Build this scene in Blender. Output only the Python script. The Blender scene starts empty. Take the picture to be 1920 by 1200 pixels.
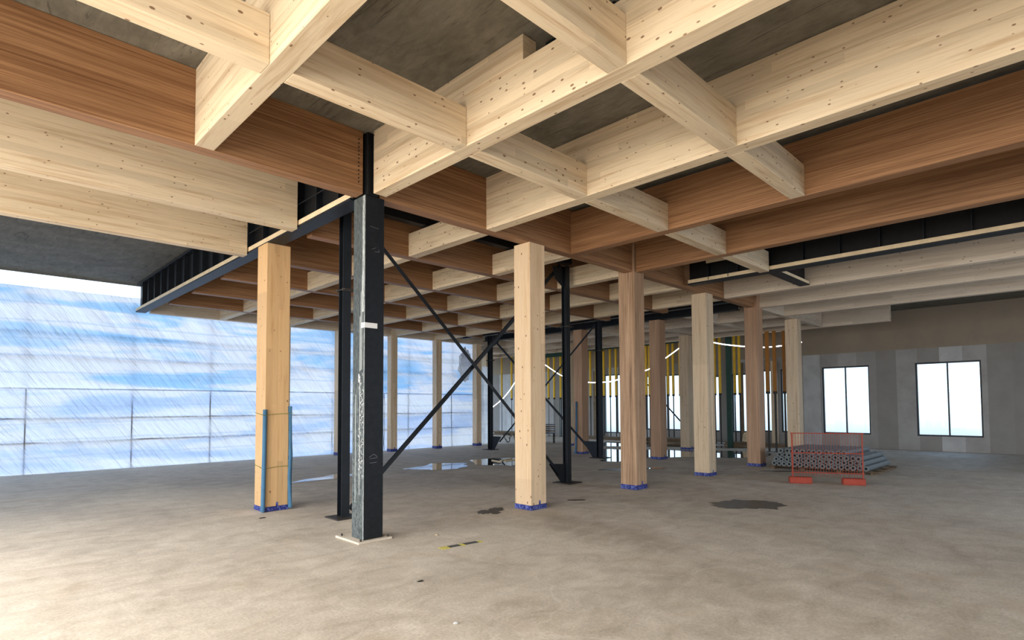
import bpy, bmesh, math, random
from mathutils import Vector, Matrix, noise
random.seed(7)
S = bpy.context.scene
C = S.collection
H = 4.184      # underside of the timber grid
ZT = 4.956     # underside of the concrete slab
BW = 0.178     # beam width

# ------------------------------------------------------------------ node helpers
def new_mat(name):
    m = bpy.data.materials.new(name); m.use_nodes = True
    nt = m.node_tree
    b = nt.nodes['Principled BSDF']
    return m, nt, b
def N(nt, t, **kw):
    n = nt.nodes.new(t)
    for k, v in kw.items():
        if k == 'inp':
            for a, x in v.items(): n.inputs[a].default_value = x
        else: setattr(n, k, v)
    return n
def L(nt, a, b): nt.links.new(a, b)
def ramp(nt, src, stops, interp='LINEAR'):
    r = N(nt, 'ShaderNodeValToRGB'); r.color_ramp.interpolation = interp
    e = r.color_ramp.elements
    e[0].position = stops[0][0]; e[0].color = (*stops[0][1], 1)
    e[1].position = stops[-1][0]; e[1].color = (*stops[-1][1], 1)
    for p, c in stops[1:-1]:
        x = e.new(p); x.color = (*c, 1)
    L(nt, src, r.inputs[0]); return r.outputs[0]
def math_(nt, op, a, b=None, c=None):
    n = N(nt, 'ShaderNodeMath', operation=op)
    for i, v in enumerate((a, b, c)):
        if v is None: continue
        if isinstance(v, (int, float)): n.inputs[i].default_value = v
        else: L(nt, v, n.inputs[i])
    return n.outputs[0]
def mix(nt, fac, a, b, mode='MIX'):
    n = N(nt, 'ShaderNodeMix', data_type='RGBA', blend_type=mode)
    for i, v in ((0, fac), (6, a), (7, b)):
        if isinstance(v, (int, float)): n.inputs[i].default_value = v
        elif isinstance(v, tuple): n.inputs[i].default_value = (*v, 1)
        else: L(nt, v, n.inputs[i])
    return n.outputs[2]
def wood_coords(nt, upright):
    tc = N(nt, 'ShaderNodeTexCoord'); oi = N(nt, 'ShaderNodeObjectInfo')
    sep = N(nt, 'ShaderNodeSeparateXYZ'); L(nt, tc.outputs['Object'], sep.inputs[0])
    com = N(nt, 'ShaderNodeCombineXYZ')
    o = ('Z', 'X', 'Y') if upright else ('X', 'Y', 'Z')
    off = [math_(nt, 'MULTIPLY', oi.outputs['Random'], k) for k in (91.0, 37.0, 53.0)]
    L(nt, math_(nt, 'ADD', sep.outputs[o[0]], off[0]), com.inputs[0])
    L(nt, math_(nt, 'ADD', sep.outputs[o[1]], off[1]), com.inputs[1])
    L(nt, math_(nt, 'ADD', sep.outputs[o[2]], off[2]), com.inputs[2])
    return com.outputs[0], oi.outputs['Random']
def scaled(nt, v, s):
    n = N(nt, 'ShaderNodeVectorMath', operation='MULTIPLY'); L(nt, v, n.inputs[0]); n.inputs[1].default_value = s
    return n.outputs[0]

def spruce(name, light, mid, dark, upright=False, knots=1.0, rough=0.55):
    m, nt, b = new_mat(name)
    v, rnd = wood_coords(nt, upright)
    sx = N(nt, 'ShaderNodeSeparateXYZ'); L(nt, v, sx.inputs[0])
    # lamellas: layers glued up, each with its own tone, boards finger-jointed along the length
    lay = math_(nt, 'FLOOR', math_(nt, 'MULTIPLY', sx.outputs[1 if upright else 2], 11.0))
    joint = math_(nt, 'FLOOR', math_(nt, 'ADD', math_(nt, 'MULTIPLY', sx.outputs[0], 0.42), math_(nt, 'MULTIPLY', lay, 0.37)))
    cw = N(nt, 'ShaderNodeCombineXYZ'); L(nt, lay, cw.inputs[0]); L(nt, joint, cw.inputs[1])
    wn = N(nt, 'ShaderNodeTexWhiteNoise'); L(nt, cw.outputs[0], wn.inputs['Vector'])
    # grain
    ns = N(nt, 'ShaderNodeTexNoise', inp={'Scale': 1.0, 'Detail': 7.0, 'Roughness': 0.62, 'Distortion': 0.6})
    L(nt, scaled(nt, v, (0.9, 16.0, 22.0)), ns.inputs['Vector'])
    nf = N(nt, 'ShaderNodeTexNoise', inp={'Scale': 1.0, 'Detail': 4.0, 'Roughness': 0.7, 'Distortion': 1.2})
    L(nt, scaled(nt, v, (3.0, 70.0, 110.0)), nf.inputs['Vector'])
    col = ramp(nt, ns.outputs[0], [(0.3, mid), (0.5, light), (0.62, light), (0.8, mid)])
    tone = math_(nt, 'ADD', math_(nt, 'MULTIPLY', wn.outputs['Value'], 0.20), 0.88)
    tone2 = math_(nt, 'ADD', math_(nt, 'MULTIPLY', rnd, 0.10), 0.95)
    tone = math_(nt, 'MULTIPLY', tone, tone2)
    g = math_(nt, 'ADD', math_(nt, 'MULTIPLY', nf.outputs[0], 0.36), 0.82)
    tone = math_(nt, 'MULTIPLY', tone, g)
    tn = N(nt, 'ShaderNodeCombineColor')
    for i in range(3): L(nt, tone, tn.inputs[i])
    col = mix(nt, 1.0, col, tn.outputs[0], 'MULTIPLY')
    # reddish heartwood streaks
    hs = N(nt, 'ShaderNodeTexNoise', inp={'Scale': 1.0, 'Detail': 2.0, 'Distortion': 0.4})
    L(nt, scaled(nt, v, (0.35, 5.0, 13.0)), hs.inputs['Vector'])
    hf = ramp(nt, hs.outputs[0], [(0.58, (0, 0, 0)), (0.72, (0.5, 0.5, 0.5))])
    col = mix(nt, hf, col, mid)
    # knots
    if knots:
        warp = N(nt, 'ShaderNodeTexNoise', inp={'Scale': 3.0, 'Detail': 1.0})
        L(nt, v, warp.inputs['Vector'])
        wv = N(nt, 'ShaderNodeVectorMath', operation='MULTIPLY_ADD')
        L(nt, warp.outputs['Color'], wv.inputs[0]); wv.inputs[1].default_value = (0.05, 0.03, 0.03); L(nt, v, wv.inputs[2])
        vo = N(nt, 'ShaderNodeTexVoronoi', inp={'Scale': 1.0, 'Randomness': 1.0})
        L(nt, scaled(nt, wv.outputs[0], (9.0, 17.0, 17.0) if not upright else (10.0, 16.0, 16.0)), vo.inputs['Vector'])
        sc = N(nt, 'ShaderNodeSeparateColor'); L(nt, vo.outputs['Color'], sc.inputs[0])
        r = math_(nt, 'MULTIPLY', math_(nt, 'GREATER_THAN', sc.outputs[0], 0.64 if upright else 0.50), math_(nt, 'ADD', math_(nt, 'MULTIPLY', sc.outputs[1], 0.11), 0.105))
        k = math_(nt, 'SUBTRACT', r, vo.outputs['Distance'])
        kf = ramp(nt, k, [(0.0, (0, 0, 0)), (0.05, (1, 1, 1))])
        col = mix(nt, math_(nt, 'MULTIPLY', kf, 0.85 * knots), col, dark)
    L(nt, col, b.inputs['Base Color'])
    b.inputs['Roughness'].default_value = rough
    b.inputs['Specular IOR Level'].default_value = 0.25
    bp = N(nt, 'ShaderNodeBump', inp={'Strength': 0.06, 'Distance': 0.01}); L(nt, nf.outputs[0], bp.inputs['Height'])
    L(nt, bp.outputs[0], b.inputs['Normal'])
    return m

def beech(name, light, dark, upright=False, worn=False):
    m, nt, b = new_mat(name)
    v, rnd = wood_coords(nt, upright)
    wv = N(nt, 'ShaderNodeTexNoise', inp={'Scale': 1.0, 'Detail': 5.0, 'Roughness': 0.75, 'Distortion': 0.25})
    L(nt, scaled(nt, v, (0.7, 55.0, 62.0)), wv.inputs['Vector'])
    big = N(nt, 'ShaderNodeTexNoise', inp={'Scale': 1.0, 'Detail': 3.0, 'Distortion': 0.3})
    L(nt, scaled(nt, v, (0.5, 3.0, 9.0)), big.inputs['Vector'])
    f = math_(nt, 'ADD', math_(nt, 'MULTIPLY', wv.outputs[0], 0.75), math_(nt, 'MULTIPLY', big.outputs[0], 0.25))
    col = ramp(nt, f, [(0.36, dark), (0.50, tuple((a + c) / 2 for a, c in zip(light, dark))), (0.60, light), (0.75, light)])
    tone = math_(nt, 'ADD', math_(nt, 'MULTIPLY', rnd, 0.14), 0.92)
    tn = N(nt, 'ShaderNodeCombineColor')
    for i in range(3): L(nt, tone, tn.inputs[i])
    col = mix(nt, 1.0, col, tn.outputs[0], 'MULTIPLY')
    if worn:
        sv = N(nt, 'ShaderNodeTexNoise', inp={'Scale': 1.0, 'Detail': 6.0, 'Roughness': 0.7, 'Distortion': 0.8}); L(nt, scaled(nt, v, (0.9, 26.0, 26.0)), sv.inputs['Vector'])
        col = mix(nt, ramp(nt, sv.outputs[0], [(0.55, (0, 0, 0)), (0.68, (0.75, 0.75, 0.75))]), col, (0.10, 0.06, 0.035))
        col = mix(nt, ramp(nt, sv.outputs[0], [(0.30, (0.4, 0.4, 0.4)), (0.42, (0, 0, 0))]), col, (0.62, 0.50, 0.40))
    L(nt, col, b.inputs['Base Color'])
    b.inputs['Roughness'].default_value = 0.5
    b.inputs['Specular IOR Level'].default_value = 0.3
    return m

def plain(name, col, rough=0.6, metal=0.0, var=0.12, scale=6.0, spec=0.4):
    m, nt, b = new_mat(name)
    tc = N(nt, 'ShaderNodeTexCoord')
    ns = N(nt, 'ShaderNodeTexNoise', inp={'Scale': scale, 'Detail': 5.0, 'Roughness': 0.6}); L(nt, tc.outputs['Object'], ns.inputs['Vector'])
    lo = tuple(c * (1 - var) for c in col); hi = tuple(min(1, c * (1 + var)) for c in col)
    L(nt, ramp(nt, ns.outputs[0], [(0.3, lo), (0.7, hi)]), b.inputs['Base Color'])
    b.inputs['Roughness'].default_value = rough; b.inputs['Metallic'].default_value = metal
    b.inputs['Specular IOR Level'].default_value = spec
    return m

SP_L, SP_M, SP_D = (0.74, 0.60, 0.42), (0.55, 0.385, 0.23), (0.16, 0.07, 0.03)
M = {}
M['spruce'] = spruce('spruce_glulam', SP_L, SP_M, SP_D)
M['spruce_up'] = spruce('spruce_glulam_upright', (0.78, 0.58, 0.38), (0.66, 0.43, 0.24), SP_D, upright=True)
M['spruce_yellow'] = spruce('spruce_yellow_upright', (0.64, 0.41, 0.205), (0.52, 0.30, 0.135), SP_D, upright=True)
M['spruce_pale'] = spruce('spruce_pale_grey', (0.66, 0.56, 0.45), (0.55, 0.43, 0.32), SP_D, knots=0.8)
M['spruce_pale_up'] = spruce('spruce_pale_upright', (0.68, 0.53, 0.37), (0.50, 0.355, 0.225), SP_D, upright=True)
M['beech'] = beech('beech_veneer_lumber', (0.40, 0.215, 0.105), (0.165, 0.072, 0.030))
M['beech_up'] = beech('beech_veneer_upright', (0.52, 0.33, 0.21), (0.30, 0.17, 0.10), upright=True)
M['beech_worn'] = beech('beech_veneer_worn', (0.60, 0.40, 0.25), (0.25, 0.14, 0.08), upright=True, worn=True)
M['batten'] = plain('planed_batten', (0.80, 0.64, 0.42), 0.6)
M['steel'] = plain('blue_black_paint', (0.007, 0.010, 0.015), 0.5, 0.0, 0.35, 9.0, 0.35)
M['steel_dark'] = plain('black_paint', (0.006, 0.007, 0.009), 0.55, 0.0, 0.3, 9.0, 0.3)
M['grout'] = plain('pale_grout', (0.62, 0.55, 0.46), 0.9)
M['blue_foam'] = plain('blue_foam', (0.06, 0.165, 0.29), 0.8)
M['string'] = plain('olive_string', (0.16, 0.20, 0.04), 0.8)
M['galv'] = plain('galvanised_tube', (0.20, 0.21, 0.23), 0.45, 0.6)
M['dark_tube'] = plain('rusty_dark_tube', (0.05, 0.045, 0.04), 0.6, 0.3)
M['yellow'] = plain('yellow_formwork_paint', (0.85, 0.52, 0.03), 0.6)
M['orange_brown'] = plain('orange_brown_timber', (0.42, 0.17, 0.025), 0.6)
M['green'] = plain('green_paint', (0.018, 0.06, 0.045), 0.6)
M['lumber'] = plain('weathered_lumber', (0.17, 0.12, 0.075), 0.85, 0, 0.35, 4.0)
M['rust_red'] = plain('red_plastic', (0.38, 0.06, 0.035), 0.7)
M['pipe'] = plain('grey_plastic_pipe', (0.17, 0.19, 0.20), 0.55)
M['white'] = plain('white_label_stock', (0.78, 0.79, 0.80), 0.6, 0, 0.03)
M['ink'] = plain('faded_ink', (0.12, 0.12, 0.13), 0.8)
M['black_rubber'] = plain('black_rubber', (0.012, 0.012, 0.013), 0.7)
M['grey_panel'] = plain('grey_board', (0.30, 0.30, 0.30), 0.7)
M['plywood'] = plain('site_plywood', (0.20, 0.14, 0.085), 0.75, 0, 0.25, 3.0)
M['tape_yellow'] = plain('yellow_tape', (0.62, 0.55, 0.13), 0.8, 0, 0.3, 40.0)
M['tape_grey'] = plain('dark_grey_tape', (0.075, 0.08, 0.08), 0.8, 0, 0.3, 40.0)
M['frame'] = plain('window_frame_dark', (0.03, 0.033, 0.036), 0.5)

def mk_tape():
    m, nt, b = new_mat('patterned_blue_tape')
    tc = N(nt, 'ShaderNodeTexCoord')
    vo = N(nt, 'ShaderNodeTexVoronoi', inp={'Scale': 34.0}); L(nt, tc.outputs['Object'], vo.inputs['Vector'])
    col = ramp(nt, vo.outputs['Distance'], [(0.25, (0.006, 0.010, 0.10)), (0.5, (0.012, 0.024, 0.22)), (0.72, (0.10, 0.13, 0.38))])
    L(nt, col, b.inputs['Base Color']); b.inputs['Roughness'].default_value = 0.5
    return m
M['tape'] = mk_tape()

def mk_scuffed():
    m, nt, b = new_mat('scuffed_black_paint')
    tc = N(nt, 'ShaderNodeTexCoord'); geo = N(nt, 'ShaderNodeSeparateXYZ'); L(nt, tc.outputs['Object'], geo.inputs[0])
    x, y, z = geo.outputs
    base = ramp(nt, N_noise(nt, tc.outputs['Object'], 14, 6), [(0.35, (0.004, 0.006, 0.009)), (0.75, (0.010, 0.013, 0.018))])
    # chalky dust and rubbed paint on the -X face (object x near its minimum)
    onface = math_(nt, 'LESS_THAN', x, -0.130)
    dust = ramp(nt, N_noise(nt, scaled(nt, tc.outputs['Object'], (1, 14, 5)), 4, 8, 0.75), [(0.42, (0, 0, 0)), (0.70, (0.75, 0.75, 0.75))])
    low = ramp(nt, z, [(0.0, (0.55, 0.55, 0.55)), (2.0, (0.45, 0.45, 0.45)), (2.15, (0.22, 0.22, 0.22)), (4.2, (0.22, 0.22, 0.22))])
    n2 = nt.nodes[-1]
    mr = N(nt, 'ShaderNodeMapRange', inp={'From Min': 0.0, 'From Max': 4.2}); L(nt, z, mr.inputs[0])
    lowr = ramp(nt, mr.outputs[0], [(0.0, (0.9, 0.9, 0.9)), (0.44, (0.8, 0.8, 0.8)), (0.47, (0.42, 0.42, 0.42)), (1.0, (0.5, 0.5, 0.5))])
    f = math_(nt, 'MULTIPLY', math_(nt, 'MULTIPLY', dust, lowr), onface)
    col = mix(nt, f, base, (0.30, 0.34, 0.34))
    film = math_(nt, 'MULTIPLY', onface, 0.13)
    col = mix(nt, film, col, (0.22, 0.27, 0.27))
    # scratch streaks running down near the corner edge
    wob = N_noise(nt, scaled(nt, tc.outputs['Object'], (0, 0, 1)), 2.0, 3)
    yy = math_(nt, 'ADD', y, math_(nt, 'MULTIPLY', math_(nt, 'SUBTRACT', wob, 0.5), 0.02))
    edge = math_(nt, 'LESS_THAN', math_(nt, 'ABSOLUTE', math_(nt, 'ADD', yy, 0.098)), 0.020)
    up = math_(nt, 'GREATER_THAN', z, 2.75)
    st = math_(nt, 'MULTIPLY', math_(nt, 'MULTIPLY', edge, up), onface)
    brk = ramp(nt, N_noise(nt, scaled(nt, tc.outputs['Object'], (1, 30, 3)), 5, 5, 0.7), [(0.40, (0.15, 0.15, 0.15)), (0.55, (1, 1, 1))])
    col = mix(nt, math_(nt, 'MULTIPLY', math_(nt, 'MULTIPLY', st, brk), 0.8), col, (0.55, 0.58, 0.58))
    # thin chalk lines
    for off, zlo, zhi in ((0.052, 2.05, 3.0), (0.075, 2.05, 3.2), (-0.02 + 0.05, 2.05, 2.7), (-0.062, 0.45, 1.75)):
        ln = math_(nt, 'LESS_THAN', math_(nt, 'ABSOLUTE', math_(nt, 'ADD', yy, off)), 0.0045)
        zz = math_(nt, 'MULTIPLY', math_(nt, 'GREATER_THAN', z, zlo), math_(nt, 'LESS_THAN', z, zhi))
        col = mix(nt, math_(nt, 'MULTIPLY', math_(nt, 'MULTIPLY', math_(nt, 'MULTIPLY', ln, zz), onface), 0.75), col, (0.62, 0.65, 0.65))
    # rubbed corner
    corner = math_(nt, 'MULTIPLY', math_(nt, 'LESS_THAN', y, -0.118), onface)
    col = mix(nt, math_(nt, 'MULTIPLY', math_(nt, 'MULTIPLY', corner, brk), 0.55), col, (0.5, 0.54, 0.54))
    L(nt, col, b.inputs['Base Color'])
    b.inputs['Specular IOR Level'].default_value = 0.28
    rg = math_(nt, 'ADD', math_(nt, 'MULTIPLY', onface, 0.15), 0.5); L(nt, rg, b.inputs['Roughness'])
    return m
def N_noise(nt, vec, scale, detail, rough=0.55, dist=0.0):
    n = N(nt, 'ShaderNodeTexNoise', inp={'Scale': float(scale), 'Detail': float(detail), 'Roughness': rough, 'Distortion': dist})
    L(nt, vec, n.inputs['Vector']); return n.outputs[0]
M['scuffed'] = mk_scuffed()

def mk_floor():
    m, nt, b = new_mat('concrete_floor')
    tc = N(nt, 'ShaderNodeTexCoord'); v = tc.outputs['Object']
    big = N_noise(nt, scaled(nt, v, (1.0, 0.55, 1)), 0.5, 6, 0.6, 0.8)
    med = N_noise(nt, scaled(nt, v, (1.0, 1.6, 1)), 2.2, 8, 0.68, 0.5)
    fin = N_noise(nt, v, 38, 6, 0.75)
    f = math_(nt, 'ADD', math_(nt, 'MULTIPLY', big, 0.5), math_(nt, 'MULTIPLY', med, 0.5))
    col = ramp(nt, f, [(0.38, (0.43, 0.37, 0.30)), (0.47, (0.54, 0.475, 0.40)), (0.53, (0.60, 0.535, 0.455)), (0.64, (0.69, 0.625, 0.54))])
    g = math_(nt, 'ADD', math_(nt, 'MULTIPLY', fin, 1.1), 0.45)
    tn = N(nt, 'ShaderNodeCombineColor')
    for i in range(3): L(nt, g, tn.inputs[i])
    col = mix(nt, 1.0, col, tn.outputs[0], 'MULTIPLY')
    # rusty / ochre dust patches
    och = N_noise(nt, v, 0.9, 4, 0.6, 1.0)
    col = mix(nt, ramp(nt, och, [(0.56, (0, 0, 0)), (0.72, (0.35, 0.35, 0.35))]), col, (0.50, 0.38, 0.26))
    # trowel sweeps and hairline cracks
    wv = N(nt, 'ShaderNodeTexWave', inp={'Scale': 1.1, 'Distortion': 9.0, 'Detail': 4.0, 'Detail Scale': 1.3})
    L(nt, v, wv.inputs['Vector'])
    col = mix(nt, ramp(nt, wv.outputs['Color'], [(0.0, (0.10, 0.10, 0.10)), (0.3, (0, 0, 0))]), col, (0.33, 0.28, 0.23))
    crk = N(nt, 'ShaderNodeTexVoronoi', feature='DISTANCE_TO_EDGE', inp={'Scale': 0.23})
    wr = N(nt, 'ShaderNodeTexNoise', inp={'Scale': 1.2, 'Detail': 5.0}); L(nt, v, wr.inputs['Vector'])
    wm = N(nt, 'ShaderNodeVectorMath', operation='MULTIPLY_ADD'); L(nt, wr.outputs['Color'], wm.inputs[0]); wm.inputs[1].default_value = (0.9, 0.9, 0); L(nt, v, wm.inputs[2])
    L(nt, wm.outputs[0], crk.inputs['Vector'])
    cf = ramp(nt, crk.outputs['Distance'], [(0.0, (0.35, 0.35, 0.35)), (0.0022, (0, 0, 0))])
    col = mix(nt, cf, col, (0.72, 0.66, 0.58))
    # grit specks
    sp = N(nt, 'ShaderNodeTexVoronoi', inp={'Scale': 9.0}); L(nt, v, sp.inputs['Vector'])
    col = mix(nt, ramp(nt, sp.outputs['Distance'], [(0.0, (0.7, 0.7, 0.7)), (0.06, (0, 0, 0))]), col, (0.16, 0.13, 0.10))
    L(nt, col, b.inputs['Base Color'])
    rr = ramp(nt, big, [(0.4, (0.62, 0.62, 0.62)), (0.6, (0.85, 0.85, 0.85))]); L(nt, rr, b.inputs['Roughness'])
    bp = N(nt, 'ShaderNodeBump', inp={'Strength': 0.25, 'Distance': 0.012})
    L(nt, math_(nt, 'ADD', fin, med), bp.inputs['Height']); L(nt, bp.outputs[0], b.inputs['Normal'])
    b.inputs['Specular IOR Level'].default_value = 0.3
    return m
M['floor'] = mk_floor()

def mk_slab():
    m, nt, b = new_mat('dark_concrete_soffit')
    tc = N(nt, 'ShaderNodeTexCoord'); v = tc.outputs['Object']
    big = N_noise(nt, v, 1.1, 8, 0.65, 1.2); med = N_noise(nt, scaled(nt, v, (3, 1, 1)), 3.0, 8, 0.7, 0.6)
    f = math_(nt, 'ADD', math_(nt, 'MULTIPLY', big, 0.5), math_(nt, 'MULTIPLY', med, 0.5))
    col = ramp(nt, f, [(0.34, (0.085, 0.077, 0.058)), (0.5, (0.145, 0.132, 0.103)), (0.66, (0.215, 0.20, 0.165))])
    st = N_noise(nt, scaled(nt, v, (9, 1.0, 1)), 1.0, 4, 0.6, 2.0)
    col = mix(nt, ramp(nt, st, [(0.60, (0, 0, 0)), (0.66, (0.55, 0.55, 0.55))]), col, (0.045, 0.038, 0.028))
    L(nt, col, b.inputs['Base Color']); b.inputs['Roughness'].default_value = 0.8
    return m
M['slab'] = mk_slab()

def mk_wall():
    m, nt, b = new_mat('site_wall_boards')
    tc = N(nt, 'ShaderNodeTexCoord'); sp = N(nt, 'ShaderNodeSeparateXYZ'); L(nt, tc.outputs['Object'], sp.inputs[0])
    s = math_(nt, 'ADD', sp.outputs[0], sp.outputs[1])
    idx = math_(nt, 'FLOOR', math_(nt, 'MULTIPLY', s, 1.6))
    wn = N(nt, 'ShaderNodeTexWhiteNoise', noise_dimensions='1D'); L(nt, idx, wn.inputs['W'])
    col = ramp(nt, wn.outputs['Value'], [(0.0, (0.24, 0.22, 0.20)), (0.5, (0.38, 0.36, 0.34)), (1.0, (0.60, 0.60, 0.60))])
    hi = math_(nt, 'GREATER_THAN', sp.outputs[2], 3.55)
    col = mix(nt, hi, col, (0.32, 0.25, 0.18))
    ns = N_noise(nt, tc.outputs['Object'], 1.5, 6, 0.65)
    col = mix(nt, ramp(nt, ns, [(0.4, (0, 0, 0)), (0.7, (0.4, 0.4, 0.4))]), col, (0.20, 0.18, 0.16))
    L(nt, col, b.inputs['Base Color']); b.inputs['Roughness'].default_value = 0.75
    return m
M['wall'] = mk_wall()

def mk_film(name, blue, pale):
    m, nt, b = new_mat(name)
    nt.nodes.remove(b)
    out = nt.nodes['Material Output']
    tc = N(nt, 'ShaderNodeTexCoord'); v = tc.outputs['Object']
    # sheet colour: horizontal bands painted in for the bright outside showing through
    band = N_noise(nt, scaled(nt, v, (0.22, 1, 1.6)), 1.0, 3, 0.55, 0.4)
    fold = N_noise(nt, scaled(nt, v, (0.6, 1, 0.9)), 0.9, 4, 0.5, 0.6)
    col = ramp(nt, band, [(0.30, tuple(c * 0.85 for c in blue)), (0.43, blue), (0.53, pale), (0.66, tuple(min(1, c * 1.12) for c in pale))])
    col = mix(nt, ramp(nt, fold, [(0.45, (0, 0, 0)), (0.75, (0.55, 0.55, 0.55))]), col, pale)
    # horizontal battens / seams seen as creases
    wr = N(nt, 'ShaderNodeTexWave', bands_direction='Z', inp={'Scale': 0.75, 'Distortion': 1.6, 'Detail': 2.0, 'Detail Scale': 0.5})
    L(nt, v, wr.inputs['Vector'])
    col = mix(nt, ramp(nt, wr.outputs['Color'], [(0.0, (0.3, 0.3, 0.3)), (0.06, (0, 0, 0))]), col, tuple(c * 0.7 for c in blue))
    d = N(nt, 'ShaderNodeBsdfDiffuse'); t = N(nt, 'ShaderNodeBsdfTranslucent'); g = N(nt, 'ShaderNodeBsdfGlossy', inp={'Roughness': 0.3})
    L(nt, col, t.inputs['Color']); L(nt, mix(nt, 0.5, col, (0.6, 0.65, 0.75)), d.inputs['Color'])
    # wrinkles
    rot = N(nt, 'ShaderNodeMapping'); rot.inputs['Rotation'].default_value = (0, 0.62, 0); L(nt, v, rot.inputs['Vector'])
    wri = N_noise(nt, scaled(nt, rot.outputs[0], (7, 1, 0.9)), 1.3, 4, 0.6, 0.5)
    bp = N(nt, 'ShaderNodeBump', inp={'Strength': 0.75, 'Distance': 0.12}); L(nt, wri, bp.inputs['Height'])
    for s in (d, t, g): L(nt, bp.outputs[0], s.inputs['Normal'])
    m1 = N(nt, 'ShaderNodeMixShader', inp={0: 0.80}); L(nt, d.outputs[0], m1.inputs[1]); L(nt, t.outputs[0], m1.inputs[2])
    m2 = N(nt, 'ShaderNodeMixShader', inp={0: 0.05}); L(nt, m1.outputs[0], m2.inputs[1]); L(nt, g.outputs[0], m2.inputs[2])
    L(nt, m2.outputs[0], out.inputs['Surface'])
    return m
M['film_up'] = mk_film('blue_film', (0.42, 0.70, 1.0), (1.0, 0.95, 0.97))
M['film_low'] = mk_film('pale_film', (0.62, 0.75, 1.0), (0.97, 0.95, 0.97))
M['film_grey'] = mk_film('grey_film', (0.80, 0.82, 0.86), (0.95, 0.95, 0.95))

def mk_water(name, base, rough):
    m, nt, b = new_mat(name)
    tc = N(nt, 'ShaderNodeTexCoord')
    ns = N_noise(nt, tc.outputs['Object'], 1.8, 4, 0.6)
    L(nt, ramp(nt, ns, [(0.35, tuple(c * 0.7 for c in base)), (0.7, base)]), b.inputs['Base Color'])
    b.inputs['Roughness'].default_value = rough; b.inputs['IOR'].default_value = 1.4
    b.inputs['Coat Weight'].default_value = 0.6; b.inputs['Coat Roughness'].default_value = rough * 0.5
    bp = N(nt, 'ShaderNodeBump', inp={'Strength': 0.05, 'Distance': 0.004}); L(nt, N_noise(nt, tc.outputs['Object'], 3, 2), bp.inputs['Height']); L(nt, bp.outputs[0], b.inputs['Normal'])
    return m
M['water'] = mk_water('standing_water', (0.05, 0.042, 0.032), 0.03)
M['wet'] = plain('damp_concrete', (0.085, 0.068, 0.050), 0.42, 0, 0.35, 16.0, 0.5)

def mk_glass():
    m, nt, b = new_mat('window_glass'); nt.nodes.remove(b)
    out = nt.nodes['Material Output']
    t = N(nt, 'ShaderNodeBsdfTransparent', inp={'Color': (0.9, 0.95, 0.97, 1)}); g = N(nt, 'ShaderNodeBsdfGlossy', inp={'Roughness': 0.02})
    ms = N(nt, 'ShaderNodeMixShader', inp={0: 0.07}); L(nt, t.outputs[0], ms.inputs[1]); L(nt, g.outputs[0], ms.inputs[2]); L(nt, ms.outputs[0], out.inputs['Surface'])
    return m
M['glass'] = mk_glass()
def mk_emit():
    m, nt, b = new_mat('glowing_light_hose')
    b.inputs['Base Color'].default_value = (1, 1, 1, 1)
    b.inputs['Emission Color'].default_value = (1.0, 0.96, 0.88, 1); b.inputs['Emission Strength'].default_value = 6.0
    return m
M['glow'] = mk_emit()

# ------------------------------------------------------------------ object helpers
def link(name, bm, mat, parent=None, loc=(0, 0, 0), rot=(0, 0, 0), smooth=False):
    me = bpy.data.meshes.new(name); bm.normal_update(); bm.to_mesh(me); bm.free()
    if smooth:
        for p in me.polygons: p.use_smooth = True
    me.materials.append(M[mat] if isinstance(mat, str) else mat)
    o = bpy.data.objects.new(name, me); C.objects.link(o)
    o.location = loc; o.rotation_euler = rot
    if parent: o.parent = parent
    return o
def tag(o, label, cat, group=None):
    if not 4 <= len(label.split()) <= 16: print('LONGLABEL', len(label.split()), label)
    o['label'] = label; o['category'] = cat
    if group: o['group'] = group
    return o
def empty(name, loc, label, cat, group=None, rot=(0, 0, 0)):
    o = bpy.data.objects.new(name, None); o.empty_display_size = 0.1; C.objects.link(o)
    o.location = loc; o.rotation_euler = rot
    return tag(o, label, cat, group)
def struct(name, bm, mat, parent=None):
    o = link(name, bm, mat, parent); o['kind'] = 'structure'; return o
def box(bm, x0, x1, y0, y1, z0, z1, bev=0.0):
    r = bmesh.ops.create_cube(bm, size=1.0)
    vs = r['verts']
    for v in vs:
        v.co = Vector(((x0 + x1) / 2 + v.co.x * (x1 - x0), (y0 + y1) / 2 + v.co.y * (y1 - y0), (z0 + z1) / 2 + v.co.z * (z1 - z0)))
    if bev:
        es = list({e for v in vs for e in v.link_edges})
        bmesh.ops.bevel(bm, geom=es, offset=bev, segments=1, affect='EDGES', profile=0.5)
def rod(bm, a, b, r, seg=10, r2=None, cap=True):
    a, b = Vector(a), Vector(b); d = b - a
    q = Vector((0, 0, 1)).rotation_difference(d.normalized()) if d.length else None
    mt = Matrix.Translation((a + b) / 2) @ q.to_matrix().to_4x4()
    bmesh.ops.create_cone(bm, cap_ends=cap, segments=seg, radius1=r, radius2=r if r2 is None else r2, depth=d.length, matrix=mt)
def path_tube(bm, pts, r, seg=8):
    pts = [Vector(p) for p in pts]; rings = []
    for i, p in enumerate(pts):
        t = (pts[min(i + 1, len(pts) - 1)] - pts[max(i - 1, 0)]).normalized()
        u = t.cross(Vector((0, 0, 1)));
        if u.length < 1e-3: u = t.cross(Vector((1, 0, 0)))
        u.normalize(); w = t.cross(u)
        rings.append([bm.verts.new(p + (u * math.cos(k * 2 * math.pi / seg) + w * math.sin(k * 2 * math.pi / seg)) * r) for k in range(seg)])
    for a, b in zip(rings, rings[1:]):
        for k in range(seg): bm.faces.new((a[k], a[(k + 1) % seg], b[(k + 1) % seg], b[k]))
    bm.faces.new(rings[0]); bm.faces.new(list(reversed(rings[-1])))
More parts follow.
